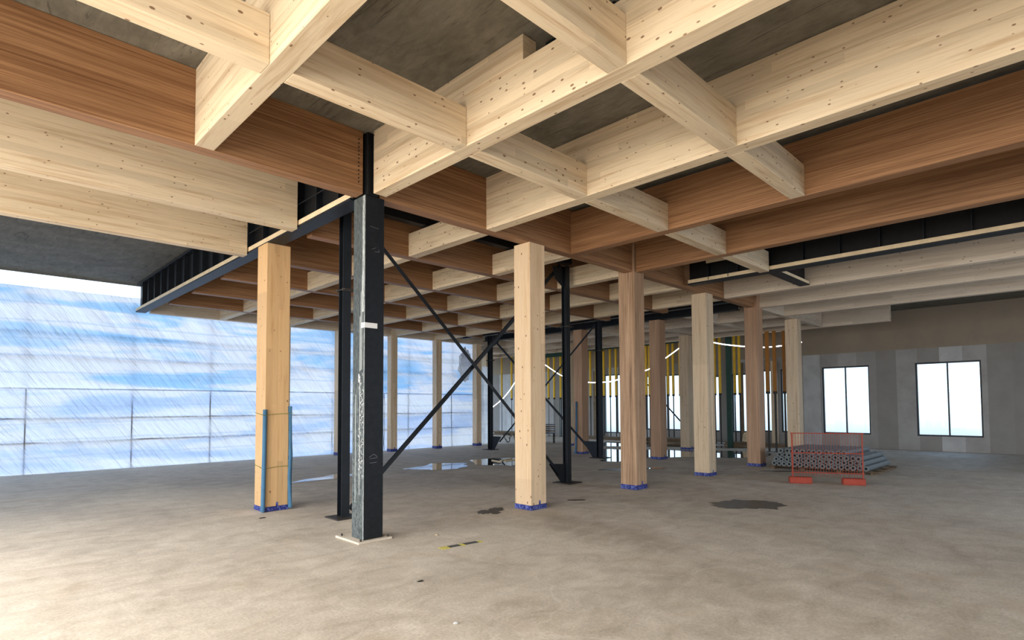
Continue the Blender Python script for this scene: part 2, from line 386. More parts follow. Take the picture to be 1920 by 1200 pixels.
def bar(bm, a, b, w, t, nrm):
    """flat bar from a to b; w = width in its plane, t = thickness along nrm"""
    a, b, n = Vector(a), Vector(b), Vector(nrm).normalized(); d = (b - a).normalized(); s = d.cross(n).normalized()
    vs = []
    for p in (a, b):
        for sa, sb in ((-1, -1), (1, -1), (1, 1), (-1, 1)):
            vs.append(bm.verts.new(p + s * sa * w / 2 + n * sb * t / 2))
    for f in ((0, 1, 2, 3), (7, 6, 5, 4), (0, 4, 5, 1), (1, 5, 6, 2), (2, 6, 7, 3), (3, 7, 4, 0)): bm.faces.new([vs[i] for i in f])
def prism(bm, poly, y0, y1, plane='xz'):
    def P(a, b, c): return (a, c, b) if plane == 'xz' else (c, a, b) if plane == 'yz' else (a, b, c)
    lo = [bm.verts.new(P(a, b, y0)) for a, b in poly]; hi = [bm.verts.new(P(a, b, y1)) for a, b in poly]
    bm.faces.new(lo); bm.faces.new(list(reversed(hi)))
    n = len(poly)
    for i in range(n): bm.faces.new((lo[i], hi[i], hi[(i + 1) % n], lo[(i + 1) % n]))
    bmesh.ops.recalc_face_normals(bm, faces=bm.faces[:])
def beam(axis, c, a0, a1, mat, label, group=None, z0=H, z1=ZT, w=BW, name='ceiling_joist', thing=True, parent=None):
    """timber beam; axis 'y' runs along world Y at X=c, axis 'x' along world X at Y=c. Its length lies on the object's own X."""
    l = a1 - a0; bm = bmesh.new(); box(bm, -l / 2, l / 2, -w / 2, w / 2, 0, z1 - z0, 0.004)
    mid = (a0 + a1) / 2
    loc, rot = ((c, mid, z0), (0, 0, math.pi / 2)) if axis == 'y' else ((mid, c, z0), (0, 0, 0))
    o = link(name, bm, mat, parent, loc, rot)
    if label: tag(o, label, 'beam', group)
    return o

# ------------------------------------------------------------------ shell
bm = bmesh.new(); box(bm, -5, 24.3, -6, 18.3, -0.25, 0); box(bm, 16.1, 24.3, 18.3, 27.3, -0.25, 0)
struct('floor', bm, 'floor')
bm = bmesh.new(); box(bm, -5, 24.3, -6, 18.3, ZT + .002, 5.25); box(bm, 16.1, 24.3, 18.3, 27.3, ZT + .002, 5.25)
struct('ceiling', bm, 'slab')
# far wall at X = 24 with window openings
WINS = [(15.95, 17.6, .22, 3.2), (12.8, 15.1, .45, 3.05), (11.35, 12.2, .45, 2.9), (9.95, 10.8, .45, 2.95), (9.0, 9.5, .5, 3.05), (8.1, 8.75, .5, 3.05), (5.6, 7.2, .5, 3.05), (2.4, 4.2, .5, 3.05)]
bm = bmesh.new(); ys = [-6.0]
for y0, y1, z0, z1 in sorted(WINS):
    box(bm, 24, 24.3, ys[-1], y0, 0, ZT); box(bm, 24, 24.3, y0, y1, 0, z0); box(bm, 24, 24.3, y0, y1, z1, ZT); ys.append(y1)
box(bm, 24, 24.3, ys[-1], 27.3, 0, ZT)
struct('wall_far', bm, 'wall')
for i, (y0, y1, z0, z1) in enumerate(WINS):
    bm = bmesh.new(); t = 0.05
    box(bm, 24.08, 24.16, y0, y0 + t, z0, z1); box(bm, 24.08, 24.16, y1 - t, y1, z0, z1)
    box(bm, 24.08, 24.16, y0 + t, y1 - t, z0, z0 + t); box(bm, 24.08, 24.16, y0 + t, y1 - t, z1 - t, z1)
    if y1 - y0 > 1.2: box(bm, 24.08, 24.16, (y0 + y1) / 2 - .02, (y0 + y1) / 2 + .02, z0 + t, z1 - t)
    w = struct('window_%d' % (i + 1), bm, 'frame')
    bm = bmesh.new(); box(bm, 24.115, 24.125, y0 + t, y1 - t, z0 + t, z1 - t)
    link('pane', bm, 'glass', w)
bm = bmesh.new()
box(bm, -5, 9.5, -6.2, -6, 0, ZT); box(bm, 17.5, 24, -6.2, -6, 0, ZT); box(bm, 9.5, 17.5, -6.2, -6, 0, 0.3); box(bm, 9.5, 17.5, -6.2, -6, 3.9, ZT)
struct('wall_right', bm, 'wall')

# ------------------------------------------------------------------ timber grid, near field
A = [1.728, 3.661, 5.591, 7.53, 9.44, 11.37, 13.33, 15.30, 17.25, 19.2]
hb = BW / 2; g = 0.0015
YB = 6.178
near = YB - hb
G1 = 'long primary beams of the near ceiling'
def longbeam(k, y0, y1, mat, label, z1=ZT): return beam('y', A[k], y0, y1, mat, label, None, H, z1)
longbeam(0, -4, near - g, 'spruce', 'pale spruce ceiling beam nearest the camera, crossing the top left corner')
b1 = empty('ceiling_joist', (A[1], 1.0, H), 'long knotty spruce beam running from the near black column to the top right corner', 'beam')
def child_beam(name, parent, axis, c, a0, a1, mat, z0, z1, w=BW):
    o = beam(axis, c, a0, a1, mat, None, None, z0, z1, w, name)
    o.parent = parent; o.location = Vector(o.location) - Vector(parent.location); return o
child_beam('main_timber', b1, 'y', A[1], -4, 5.985, 'spruce', H, 4.715)
child_beam('packer', b1, 'y', A[1], 3.454, 5.985, 'spruce', 4.7155, ZT)
longbeam(2, -4, near - g, 'spruce', 'long spruce beam crossing mid-ceiling, second beyond the near black column, brightly lit lower edge')
longbeam(3, -4, near - g, 'beech', 'nearer of the two long red-brown striped beams at the right of the ceiling', 4.90)
longbeam(4, -4, 6.04, 'beech', 'farther long red-brown striped beam, ending at the reddish column', 4.90)
longbeam(6, -4, near - g, 'spruce_pale', 'pale spruce beam just behind the open black girder, upper right')
longbeam(7, -4, near - g, 'spruce_pale', 'greyish spruce beam ending above the fourth timber column from the left of the front row', 4.9)
longbeam(8, -4, near - g, 'spruce_pale', 'greyish spruce beam near the far wall, right edge of the photo', 4.9)
# the row carried by the front columns
beam('x', YB, -4, 3.49, 'beech', 'wide red-brown beam with a row of screw holes, left of the near black column')
screws_parent = C.objects[-1]
beam('x', YB, 3.72, 9.289, 'beech', 'red-brown beam between the near black and reddish columns, resting on a pale column')
beam('x', YB, 9.665, 15.0, 'beech', 'red-brown beam running from the reddish column rightwards over the grey-tan column')
beam('x', YB, 15.385, 20.5, 'spruce_pale', 'greyish beam over the front column row at the right edge')
# screws in the left red-brown beam
for i in range(12):
    bm = bmesh.new(); rod(bm, (0, 0.004, 0), (0, -0.003, 0), 0.009, 10)
    s = link('screw', bm, 'black_rubber'); s.parent = screws_parent
    s.location = Vector((3.43, near - 0.002, 4.32 + i * 0.0475)) - Vector(screws_parent.location)
# short cross beams between the long ones, two rows
short_lab = {
 (1, 0): 'short spruce cross beam at the left edge, butting into the beam nearest the camera',
 (1, 1): 'knotty spruce cross beam between the two nearest long beams, left of centre',
 (1, 2): 'spruce cross beam in mid-ceiling, right of the one above the near black column',
 (1, 3): 'greyish spruce cross beam butting into the nearer red-brown striped beam',
 (1, 4): 'greyish spruce cross beam between the two red-brown striped beams',
 (1, 5): 'greyish spruce cross beam ending at the open black girder, upper right',
 (2, 1): 'spruce cross beam leaving the top edge of the photo at the centre',
 (2, 2): 'spruce cross beam in the upper right, between the two brightest long beams',
 (2, 3): 'grey-lit spruce cross beam at the right edge, butting into the red-brown beam',
}
for (r, k), lab in short_lab.items():
    y = {1: 4.325, 2: 2.45}[r]
    x0 = -4 if k == 0 else A[k - 1] + hb + g
    x1 = A[k] - hb - g if k < 5 else 11.20
    beam('x', y, x0, x1, 'spruce', lab, 'short cross beams of the near ceiling', H, 4.575)
# left bays: two beams ending at the black girder
beam('x', 7.93, -4, 3.455, 'spruce', 'thick pale spruce beam at the left, cut short against the black girder', None, 4.144, ZT)
beam('x', 9.86, -4, 3.455, 'spruce', 'yellowish spruce beam at the left edge above the timber column, ending at the girder', None, 4.144, ZT)

# interior coffers behind the front row
ROWS = [8.204, 10.15, 12.10, 14.04, 15.96]
XA = [5.621, 7.58, 9.52, 11.47, 13.41]
ordn = ['first', 'second', 'third', 'fourth', 'fifth', 'sixth']
for i, y in enumerate(ROWS):
    beam('x', y, 3.80, 14.16, 'beech', 'long red-brown beam, %s parallel row behind the front column row' % ordn[i], 'red-brown rows of the coffered ceiling')
beam('x', 17.89, 3.80, 16.0, 'spruce_pale', 'greyish edge beam running along the top of the plastic film wall')
ys = [YB] + ROWS + [17.89]
for i in range(6):
    for k, x in enumerate(XA):
        if i == 0 and k == 1: pass
        where = ('between the front row and the first red-brown row' if i == 0 else 'between the last red-brown row and the film wall' if i == 5
                 else 'between the %s and %s red-brown rows' % (ordn[i - 1], ordn[i]))
        beam('y', x, 6.425 if (i, k) == (0, 2) else ys[i] + hb + g, ys[i + 1] - hb - g, 'spruce', 'short pale beam %s, %s from the left' % (where, ordn[k]),
             'short pale beams of the coffered ceiling', H, 4.58)
# beyond the second girder: greyish grid
R3 = [8.204, 10.15, 12.10, 14.04, 15.96, 17.9, 19.85, 21.8]
for i, y in enumerate(R3):
    x0 = 15.33 if i < 5 else 16.35
    beam('x', y, x0, 20.6, 'spruce_pale', 'greyish far ceiling beam, %s row behind the front columns' % (ordn + ['seventh', 'eighth'])[i], 'greyish rows of the far ceiling', H, 4.9)
ys = [YB] + R3
XB = [17.30, 19.25]
for i in range(8):
    for k, x in enumerate(XB):
        if i > 5 and k == 0: continue
        beam('y', x, ys[i] + hb + g, ys[i + 1] - hb - g, 'spruce_pale',
             'short greyish beam of the far ceiling, %s bay back, %s of two' % ((ordn + ['seventh', 'eighth'])[i], ('nearer', 'farther')[k]),
             'short greyish beams of the far ceiling', H, 4.6)
beam('y', 20.70, 4.2, 26.9, 'spruce_pale', 'greyish edge beam closing the far ceiling, before the yellow props', None, H, 4.9)

# ------------------------------------------------------------------ steel girders
def girder(xc, y0, y1, label, z0=4.18, batten=-1, stiff=None, depth=0.74):
    e = empty('ceiling_girder', (xc, (y0 + y1) / 2, z0), label, 'girder')
    l = (y1 - y0) / 2
    bm = bmesh.new(); box(bm, -.115, .115, -l, l, 0, .03, .003); link('bottom_flange', bm, 'steel', e)
    bm = bmesh.new(); box(bm, -.115, .115, -l, l, depth - .03, depth, .003); link('top_flange', bm, 'steel_dark', e)
    bm = bmesh.new(); box(bm, -.008, .008, -l, l, .03, depth - .03); link('web', bm, 'steel_dark', e)
    n = int((y1 - y0) / 0.62)
    for i in range(n):
        yy = -l + 0.35 + i * 0.62
        if yy > l - .1: break
        bm = bmesh.new(); box(bm, -.10, -.008, yy - .008, yy + .008, .03, depth - .03); link('stiffener', bm, 'steel', e)
    if batten:
        bm = bmesh.new(); s = batten
        x0, x1 = sorted((s * .108, s * .075)); box(bm, x0, x1, -l + .01, l - .01, .031, .105, .002); link('batten', bm, 'batten', e)
    return e
gd = girder(3.585, 6.36, 17.9, 'black steel girder with a blond batten, running left from the near black column')
bm = bmesh.new(); rod(bm, (-.10, -5.6, .34), (-.10, -1.5, .34), .008, 6); link('conduit', bm, 'steel', gd)
g2 = girder(11.37, 0.2, 5.98, 'open black steel girder with a thin timber batten, upper right of the photo', 4.2, depth=.755)
# hanger frame inside the second girder
e = empty('cable_hanger', (11.05, 5.2, 4.24), 'small timber rail hung on two thin black rods beside the open girder', 'hanger')
bm = bmesh.new(); box(bm, -.02, .02, -.22, .24, .30, .36, .003); link('rail', bm, 'batten', e)
for y in (-.20, .22):
    bm = bmesh.new(); rod(bm, (.03, y, -.04), (.03, y, .71), .008, 6); link('rod', bm, 'steel_dark', e)
# black cross beam going right from the girder
e = empty('ceiling_girder', (12.35, 4.25, 4.2), 'black steel cross beam leaving the right edge from the open girder', 'beam')
bm = bmesh.new(); box(bm, -.86, .86, -.10, .10, 0, .025); link('bottom_flange', bm, 'steel', e)
bm = bmesh.new(); box(bm, -.86, .86, -.008, .008, .025, .5); link('web', bm, 'steel_dark', e)
bm = bmesh.new(); box(bm, -.85, .85, -.095, -.06, .03, .09, .002); link('batten', bm, 'batten', e)
girder(14.30, 6.36, 17.2, 'black steel girder far back, resting on the two distant black posts', 4.26, None, depth=.66)
bm = bmesh.new(); box(bm, -.11, .11, -5.0, 5.3, 0, .03, .003); box(bm, -.01, .01, -5.0, 5.3, .03, .74); box(bm, -.11, .11, -5.0, 5.3, .74, .765, .003)
tag(link('ceiling_girder', bm, 'steel_dark', None, (15.2, 11.6, 4.19)), 'long black steel beam over the dark reddish and brownish columns, far back', 'beam')
# added black panels that paint in the darkness of the open bays
bm = bmesh.new(); box(bm, 11.55, 13.2, -.5, 6.05, 4.90, 4.93); tag(link('dark_bay_panel', bm, 'steel_dark'), 'black panel standing in for the dark bay behind the open black girder', 'dark panel')
bm = bmesh.new(); box(bm, 9.55, 11.24, 4.45, 6.05, 4.90, 4.93); tag(link('dark_bay_panel', bm, 'steel_dark'), 'black panel standing in for the dark bay in front of the open black girder', 'dark panel')
bm = bmesh.new(); box(bm, 3.80, 4.6, 2.62, 3.40, 4.87, 4.955, .02); tag(link('ceiling_plate', bm, 'steel'), 'dark plate in the gap above the notched spruce beam', 'plate')

# ------------------------------------------------------------------ near black column
sc = empty('steel_column', (3.638, 6.194, 0), 'near black steel box column with chalk scuffs and a white label', 'column')
bm = bmesh.new(); box(bm, -.1325, .1325, -.139, .139, 0.028, 4.178, .006); link('shaft', bm, 'scuffed', sc)
bm = bmesh.new(); box(bm, -.115, .04, -.15, .10, 4.18, 4.95, .004); link('head_stub', bm, 'steel_dark', sc)
bm = bmesh.new(); box(bm, -.1, .24, -.2, .36, 0.0, .026, .004)
for v in bm.verts: v.co.x += -.07; v.co.y += -.0
bmesh.ops.scale(bm, vec=(1.35, 1.0, 1), verts=bm.verts[:]); pl = link('base_plate', bm, 'grout', sc); pl['label'] = 'pale grout coated base plate'
for x, y in ((-.18, -.16), (-.18, .29), (.19, -.16), (.19, .29)):
    bm = bmesh.new(); rod(bm, (x, y, .0265), (x, y, .05), .012, 6); link('anchor_bolt', bm, 'dark_tube', sc)
bm = bmesh.new()
box(bm, -.1355, -.1335, -.139, -.062, 2.555, 2.618); box(bm, -.1355, .038, -.1425, -.1405, 2.555, 2.618)
lb = link('label', bm, 'white', sc); lb['label'] = 'white paper label wrapped round the corner'
bm = bmesh.new()
for i in range(9): box(bm, -.1362, -.1356, -.128 + i * .0065, -.1245 + i * .0065, 2.583, 2.592)
link('lettering', bm, 'ink', lb)
# chalk marks
bm = bmesh.new(); random.seed(3)
for i in range(46):
    zc = 0.75 + i * .0285; y0 = random.uniform(-.125, -.02); h = random.uniform(.02, .05)
    pts = [(-.1342, y0, zc), (-.1342, y0 + random.uniform(-.03, .035), zc + h * .5), (-.1342, y0 + random.uniform(-.04, .03), zc + h)]
    if random.random() < .45: pts.append((-.1342, y0 + random.uniform(-.01, .01), zc + h * .4))
    for a, b in zip(pts, pts[1:]):
        if all(-.136 < p[1] < .0 for p in (a, b)): bar(bm, a, b, .0038, .0012, (1, 0, 0))
bar(bm, (-.1342, -.035, .55), (-.1342, -.040, 1.98), .006, .0012, (1, 0, 0))
bar(bm, (-.1342, -.012, 1.9), (-.1342, -.014, 2.0), .018, .0012, (1, 0, 0))
link('chalk_marks', bm, 'white', sc)
bm = bmesh.new()
for a, b in (((-.04, 3.52), (.02, 3.55)), ((.0, 3.50), (.06, 3.50)), ((.06, 3.50), (.05, 3.53)), ((-.07, 3.80), (.05, 3.79)), ((-.06, 1.0), (.0, 1.035)), ((.0, 1.035), (.05, 1.0)), ((-.05, .93), (.04, .935)), ((-.05, .98), (.05, .99))):
    bar(bm, (a[0], -.1402, a[1]), (b[0], -.1402, b[1]), .004, .001, (0, 1, 0))
link('scratch_marks', bm, 'galv', sc)

# ------------------------------------------------------------------ timber columns
def column(x, y, w, mat, label, top=H - .003, tape=True, wx=None, group=None, tabs=((1, .05),)):
    wx = wx or w
    e = empty('timber_column', (x, y, 0), label, 'column', group)
    bm = bmesh.new(); box(bm, -wx / 2, wx / 2, -w / 2, w / 2, .003, top, .006); link('shaft', bm, mat, e)
    if tape:
        bm = bmesh.new(); t = .004; h = tape if isinstance(tape, float) else .075
        box(bm, -wx / 2 - t, wx / 2 + t, -w / 2 - t, -w / 2 - .0005, .002, h)
        box(bm, -wx / 2 - t, -wx / 2 - .0005, -w / 2 - .0005, w / 2 + .0005, .002, h)
        box(bm, -wx / 2 - t, wx / 2 + t, w / 2 + .0005, w / 2 + t, .002, h)
        box(bm, wx / 2 + .0005, wx / 2 + t, -w / 2 - .0005, w / 2 + .0005, .002, h)
        box(bm, .0, .035, -w / 2 - t, -w / 2 - .0005, h, h + .06)
        tp = link('base_tape', bm, 'tape', e); tp['label'] = 'blue patterned tape round the foot'
    return e
column(6.554, 6.223, .35, 'spruce_up', 'pale spruce column in the centre foreground with blue tape at its foot')
c2 = column(9.477, 6.235, .357, 'beech_worn', 'reddish-brown column right of the pale centre column, rough and weathered', top=4.95, tape=.09)
column(12.375, 6.214, .355, 'spruce_pale_up', 'tall tan-grey knotty column right of the reddish weathered one')
column(15.192, 6.19, .345, 'beech_up', 'reddish column beside the heap of grey pipes', top=4.89)
column(18.10, 6.19, .35, 'spruce_pale_up', 'pale column cut by the right edge of the photo')
lc = column(3.635, 9.096, .374, 'spruce_yellow', 'yellowish timber column at the left with two blue foam corner guards')
column(15.20, 9.10, .35, 'beech_up', 'dark reddish column seen between the weathered and the tan-grey columns')
column(15.20, 12.05, .35, 'beech_up', 'brownish column with a blue guard, between the two far black posts', tape=.07)
column(19.25, 10.35, .35, 'spruce_pale_up', 'grey column half hidden behind the tall tan-grey column')
column(18.15, 14.95, .35, 'spruce_pale_up', 'pale grey column half hidden behind the brownish column with blue guard')
column(19.25, 21.3, .35, 'spruce_pale_up', 'dim brown-grey column behind the farthest black post', tape=.05)
for i, (x, lab) in enumerate(((7.42, 'slim film-wall column hidden behind the yellowish timber column'), (9.30, 'slim column at the film wall, just left of the thin black post'),
        (11.36, 'slim column at the film wall, just right of the near black column'), (13.38, 'slim column at the film wall, midway to the film end'),
        (15.42, 'slim brownish column at the film end, behind the cross of braces'))):
    column(x, 17.66, .262, 'spruce_pale_up', lab, group='slim columns along the film wall', wx=.262, tape=.10)
# foam guards and strings on the left column
def guard(parent, pts, lab):
    bm = bmesh.new(); path_tube(bm, pts, .031, 12); o = link('corner_guard', bm, 'blue_foam', parent, smooth=True); o['label'] = lab
guard(lc, [(-.215, -.225, .012), (-.205, -.215, .5), (-.196, -.207, .9), (-.19, -.20, 1.57)], 'blue foam tube on the near corner')
guard(lc, [(.205, -.225, .03), (.20, -.215, .5), (.215, -.205, .85), (.20, -.20, 1.62)], 'blue foam tube on the right corner')
for z in (.68, 1.50):
    bm = bmesh.new()
    path_tube(bm, [(-.192, .19, z + .02), (-.192, -.0, z), (-.228, -.238, z - .02), (0, -.192, z), (.235, -.236, z + .01), (.193, 0, z), (.192, .19, z), (-.192, .19, z + .02)], .004, 6)
    link('tie_string', bm, 'string', lc)
gcol = [o for o in C.objects if o.get('label', '').startswith('brownish column with a blue guard')][0]
guard(gcol, [(-.24, .06, .02), (-.225, .04, .8), (-.22, .03, 1.75)], 'faded blue foam guard')

# ------------------------------------------------------------------ black posts and cross bracing
def hpost(loc, zt, label, rot=0.0, s=.09, plate=.2, collar=None):
    e = empty('steel_post', loc, label, 'post', rot=(0, 0, rot))
    bm = bmesh.new(); t = .012
    box(bm, -s, s, -s, -s + t, .022, zt); box(bm, -s, s, s - t, s, .022, zt); box(bm, -.006, .006, -s + t, s - t, .022, zt)
    link('shaft', bm, 'steel', e)
    bm = bmesh.new(); box(bm, -plate, plate, -plate, plate, 0, .02, .003); link('base_plate', bm, 'dark_tube', e)
    if collar:
        bm = bmesh.new()
        box(bm, -s - .02, s + .02, -s - .03, -s - .005, collar, collar + .04); box(bm, -s - .02, s + .02, s + .005, s + .03, collar, collar + .04)
        rod(bm, (-s - .012, -s - .09, collar + .02), (-s - .012, s + .09, collar + .02), .008, 6); rod(bm, (s + .012, -s - .09, collar + .02), (s + .012, s + .09, collar + .02), .008, 6)
        link('clamp', bm, 'dark_tube', e)
    return e
hpost((4.10, 7.65, 0), 4.56, 'thin black steel post just left of the near black column', s=.064, plate=.19, collar=3.30)
hpost((9.20, 7.68, 0), 4.56, 'black steel post right of the pale centre column, corner plate at its foot', s=.062, plate=.22, collar=3.25)
hpost((14.30, 10.62, 0), 4.24, 'distant black steel post between brownish and weathered columns', s=.078, plate=.24, collar=3.3)
hpost((14.30, 15.62, 0), 4.24, 'farthest black steel post, left of the pale centre column', s=.07, plate=.22, collar=3.3)
bm = bmesh.new(); box(bm, 4.02, 9.3, 7.58, 7.74, 4.60, 4.90, .004); tag(link('ceiling_girder', bm, 'steel_dark'), 'black steel beam linking the tops of the two nearer thin posts', 'beam')
def brace(axis, c, a, b, label, w=.06, off=0.0):
    bm = bmesh.new()
    P = (lambda q: (q[0], c + off, q[1])) if axis == 'x' else (lambda q: (c + off, q[0], q[1]))
    bar(bm, P(a), P(b), w, .012, (0, 1, 0) if axis == 'x' else (1, 0, 0))
    n = (0, 1, 0) if axis == 'x' else (1, 0, 0)
    # upstanding leg of the angle
    A_, B_ = Vector(P(a)), Vector(P(b)); d = (B_ - A_).normalized(); s = d.cross(Vector(n)).normalized()
    o_ = s * (w / 2 - .005) + Vector(n) * .022
    bar(bm, A_ + o_, B_ + o_, .008, .04, n)
    return tag(link('diagonal_brace', bm, 'steel', None), label, 'brace')
brace('x', 7.66, (4.20, 4.56), (8.92, .20), 'black diagonal brace falling rightwards from the near black column', off=-.03)
brace('x', 7.66, (4.24, .09), (9.08, 4.57), 'black diagonal brace rising rightwards behind the pale centre column', off=.05)
brace('y', 14.30, (15.42, 4.1), (11.1, .34), 'distant thin brace falling rightwards from the farthest black post', w=.055, off=-.04)
brace('y', 14.30, (15.2, .30), (10.8, 4.15), 'distant thin brace rising rightwards from the farthest black post', w=.055, off=.06)
def gusset(poly, plane, y0, y1, parent_name_label, parent):
    bm = bmesh.new(); prism(bm, poly, y0, y1, plane); o = link('gusset_plate', bm, 'steel', parent); return o
posts = [o for o in C.objects if o.name.startswith('steel_post')]
gusset([(-.58, .44), (-.09, .40), (-.09, .02), (-.20, .02)], 'xz', -.012, .002, '', posts[1])
gusset([(-.09, 4.5), (-.09, 4.1), (-.34, 4.25), (-.42, 4.5)], 'xz', -.012, .002, '', posts[1])
gusset([(.62, .50), (.10, .50), (.10, .02), (.26, .02)], 'yz', -.05, -.036, '', posts[2])
gusset([(-.58, .50), (-.09, .50), (-.09, .02), (-.22, .02)], 'yz', -.012, .002, '', posts[3])
gusset([(-.1, 4.2), (-.1, 3.8), (-.45, 3.95), (-.55, 4.2)], 'yz', -.012, .002, '', posts[3])

# ------------------------------------------------------------------ plastic film wall
def sheet(bm, x0, x1, z0, z1, yc, nx, nz, seed, amp=.05):
    rows = []
    for j in range(nz + 1):
        r = []
        for i in range(nx + 1):
            x = x0 + (x1 - x0) * i / nx; z = z0 + (z1 - z0) * j / nz
            d = noise.noise(Vector(((x + z * .8) * 2.2, z * .5, seed))) * amp + noise.noise(Vector(((x - z * .4) * .7, z * .3, seed + 9))) * amp
            r.append(bm.verts.new((x, yc + d, z)))
        rows.append(r)
    for j in range(nz):
        for i in range(nx): bm.faces.new((rows[j][i], rows[j][i + 1], rows[j + 1][i + 1], rows[j + 1][i]))
fw = empty('plastic_film_curtain', (8, 18.12, 0), 'translucent blue-white plastic film hung along the open left side', 'film')
def fsheet(name, *a, mat):
    bm = bmesh.new(); sheet(bm, *a); bmesh.ops.translate(bm, vec=(-8, -18.12, 0), verts=bm.verts[:])
    o = link(name, bm, mat, fw, smooth=True); return o
fsheet('upper_sheet', -1.0, 16.0, 2.08, 4.6, 18.12, 190, 34, 1.0, .05, mat='film_up')['label'] = 'bluer upper sheet'
fsheet('lower_sheet', -1.0, 15.95, .0, 2.12, 18.17, 190, 30, 4.0, .04, mat='film_low')['label'] = 'paler lower sheet'
bm = bmesh.new(); box(bm, -9, 7.95, -.03, -.005, 2.09, 2.115); link('seam_batten', bm, 'film_grey', fw)
bm = bmesh.new()
for x in (-6.7, -4.5, -2.55, -.6, 1.3, 3.35, 4.4, 6.5): box(bm, x - .012, x + .012, .07, .09, 0, 4.5)
for z in (.75, 1.35, 2.9, 3.5): box(bm, -9, 7.9, .09, .11, z, z + .03)
link('support_battens', bm, 'galv', fw)
# hanging end flap and the crumpled bundle
bm = bmesh.new(); rows = []
for j in range(26):
    z = .03 + (3.3 - .03) * j / 25; r = []
    wd = .34 + .28 * math.sin(min(1, (3.3 - z) / 2.0) * math.pi * .5)
    for i in range(9):
        u = i / 8; r.append(bm.verts.new((15.95 + u * wd, 17.98 + .07 * math.sin(u * 13 + z * 1.3) + .02 * math.sin(z * 7), z)))
    rows.append(r)
for a, b in zip(rows, rows[1:]):
    for i in range(8): bm.faces.new((a[i], a[i + 1], b[i + 1], b[i]))
tag(link('film_flap', bm, 'film_grey', None, smooth=True), 'loose grey-white film edge hanging beside the last film-wall column', 'film')
bm = bmesh.new(); bmesh.ops.create_icosphere(bm, subdivisions=4, radius=1.0)
for v in bm.verts:
    p = v.co.copy(); n = noise.noise(p * 2.3) * .35 + noise.noise(p * 6) * .16
    v.co = Vector((p.x * .30, p.y * .13, p.z * .62)) * (1 + n); v.co.z += 0
fbn = tag(link('film_bundle', bm, 'film_grey', None, (14.62, 17.44, 3.24), smooth=True), 'crumpled grey plastic bundle tied high on the film wall', 'bundle')
bm = bmesh.new(); rod(bm, (0, .1, .5), (0, .44, .94), .012, 6); link('tie_cord', bm, 'black_rubber', fbn)

# ------------------------------------------------------------------ floor marks, puddles, litter
def blob(name, cx, cy, rx, ry, rot, mat, label, cat, seed, z=.004, rag=.35, n=72, group=None):
    bm = bmesh.new(); vs = []
    for i in range(n):
        a = 2 * math.pi * i / n
        q = Vector((math.cos(a), math.sin(a), seed))
        k = 1 + rag * (noise.noise(q * 1.7) + .6 * noise.noise(q * 4.1) + .35 * noise.noise(q * 9.3))
        vs.append(bm.verts.new((rx * math.cos(a) * k, ry * math.sin(a) * k, z)))
    bm.faces.new(vs); ret = bmesh.ops.extrude_face_region(bm, geom=bm.faces[:])
    for v in [x for x in ret['geom'] if isinstance(x, bmesh.types.BMVert)]: v.co.z = .0005
    bmesh.ops.recalc_face_normals(bm, faces=bm.faces[:])
    return tag(link(name, bm, mat, None, (cx, cy, 0), (0, 0, rot)), label, cat, group)
D = math.radians
blob('wet_patch', 9.15, 3.93, .62, .42, D(-40), 'wet', 'large dark wet patch on the floor, right foreground', 'stain', 2.0)
blob('wet_patch', 5.92, 6.43, .22, .16, D(20), 'wet', 'small dark wet patch left of the pale centre column', 'stain', 5.2, rag=.7)
blob('wet_patch', 7.62, 6.17, .16, .06, D(-42), 'wet', 'thin dark streak between the pale and reddish columns', 'stain', 7.7)
blob('wet_patch', 12.0, 8.2, .6, .25, D(-45), 'wet', 'damp patch behind the weathered reddish column', 'stain', 9.7)
blob('wet_patch', 14.3, 5.25, .5, .12, D(-55), 'wet', 'dark streak on the floor before the grey pipes', 'stain', 12.7)
def pool(poly, label, seed, z=.005, rag=.10):
    bm = bmesh.new(); vs = []; n = len(poly)
    for i in range(n):
        a, b = Vector((*poly[i], 0)), Vector((*poly[(i + 1) % n], 0)); m = max(3, int((b - a).length / .12))
        for k in range(m):
            p = a.lerp(b, k / m); q = p * 1.3 + Vector((0, 0, seed))
            vs.append(bm.verts.new((p.x + rag * noise.noise(q) * 2 + rag * noise.noise(q * 3.7), p.y + rag * noise.noise(q + Vector((9, 9, 9))) * 2, z)))
    bm.faces.new(vs); ret = bmesh.ops.extrude_face_region(bm, geom=bm.faces[:])
    for v in [x for x in ret['geom'] if isinstance(x, bmesh.types.BMVert)]: v.co.z = .0005
    bmesh.ops.recalc_face_normals(bm, faces=bm.faces[:])
    c = Vector((sum(p[0] for p in poly) / n, sum(p[1] for p in poly) / n, 0))
    bmesh.ops.translate(bm, vec=-c, verts=bm.verts[:])
    return tag(link('puddle', bm, 'water', None, c), label, 'puddle')
pool([(5.1, 11.95), (6.3, 11.85), (7.0, 12.3), (6.65, 12.75), (5.9, 12.35)], 'bright narrow puddle left of the thin black post', 1.0, rag=.06)
pool([(8.30, 12.40), (8.57, 11.75), (9.36, 11.44), (10.0, 11.75), (10.5, 12.6), (9.83, 12.95), (8.91, 12.75)], 'long puddle reflecting the film wall, middle left', 2.0, rag=.12)
pool([(10.25, 11.6), (10.75, 10.9), (11.9, 11.3), (12.57, 12.6), (11.95, 12.85), (11.1, 13.1), (10.75, 12.5)], 'dark puddle reflecting the ceiling, left of the pale centre column', 3.0, rag=.16)
pool([(12.55, 7.95), (12.75, 7.58), (13.15, 7.62), (13.0, 8.05)], 'tiny shining puddle beside the foot of the weathered reddish column', 5.0, rag=.05)
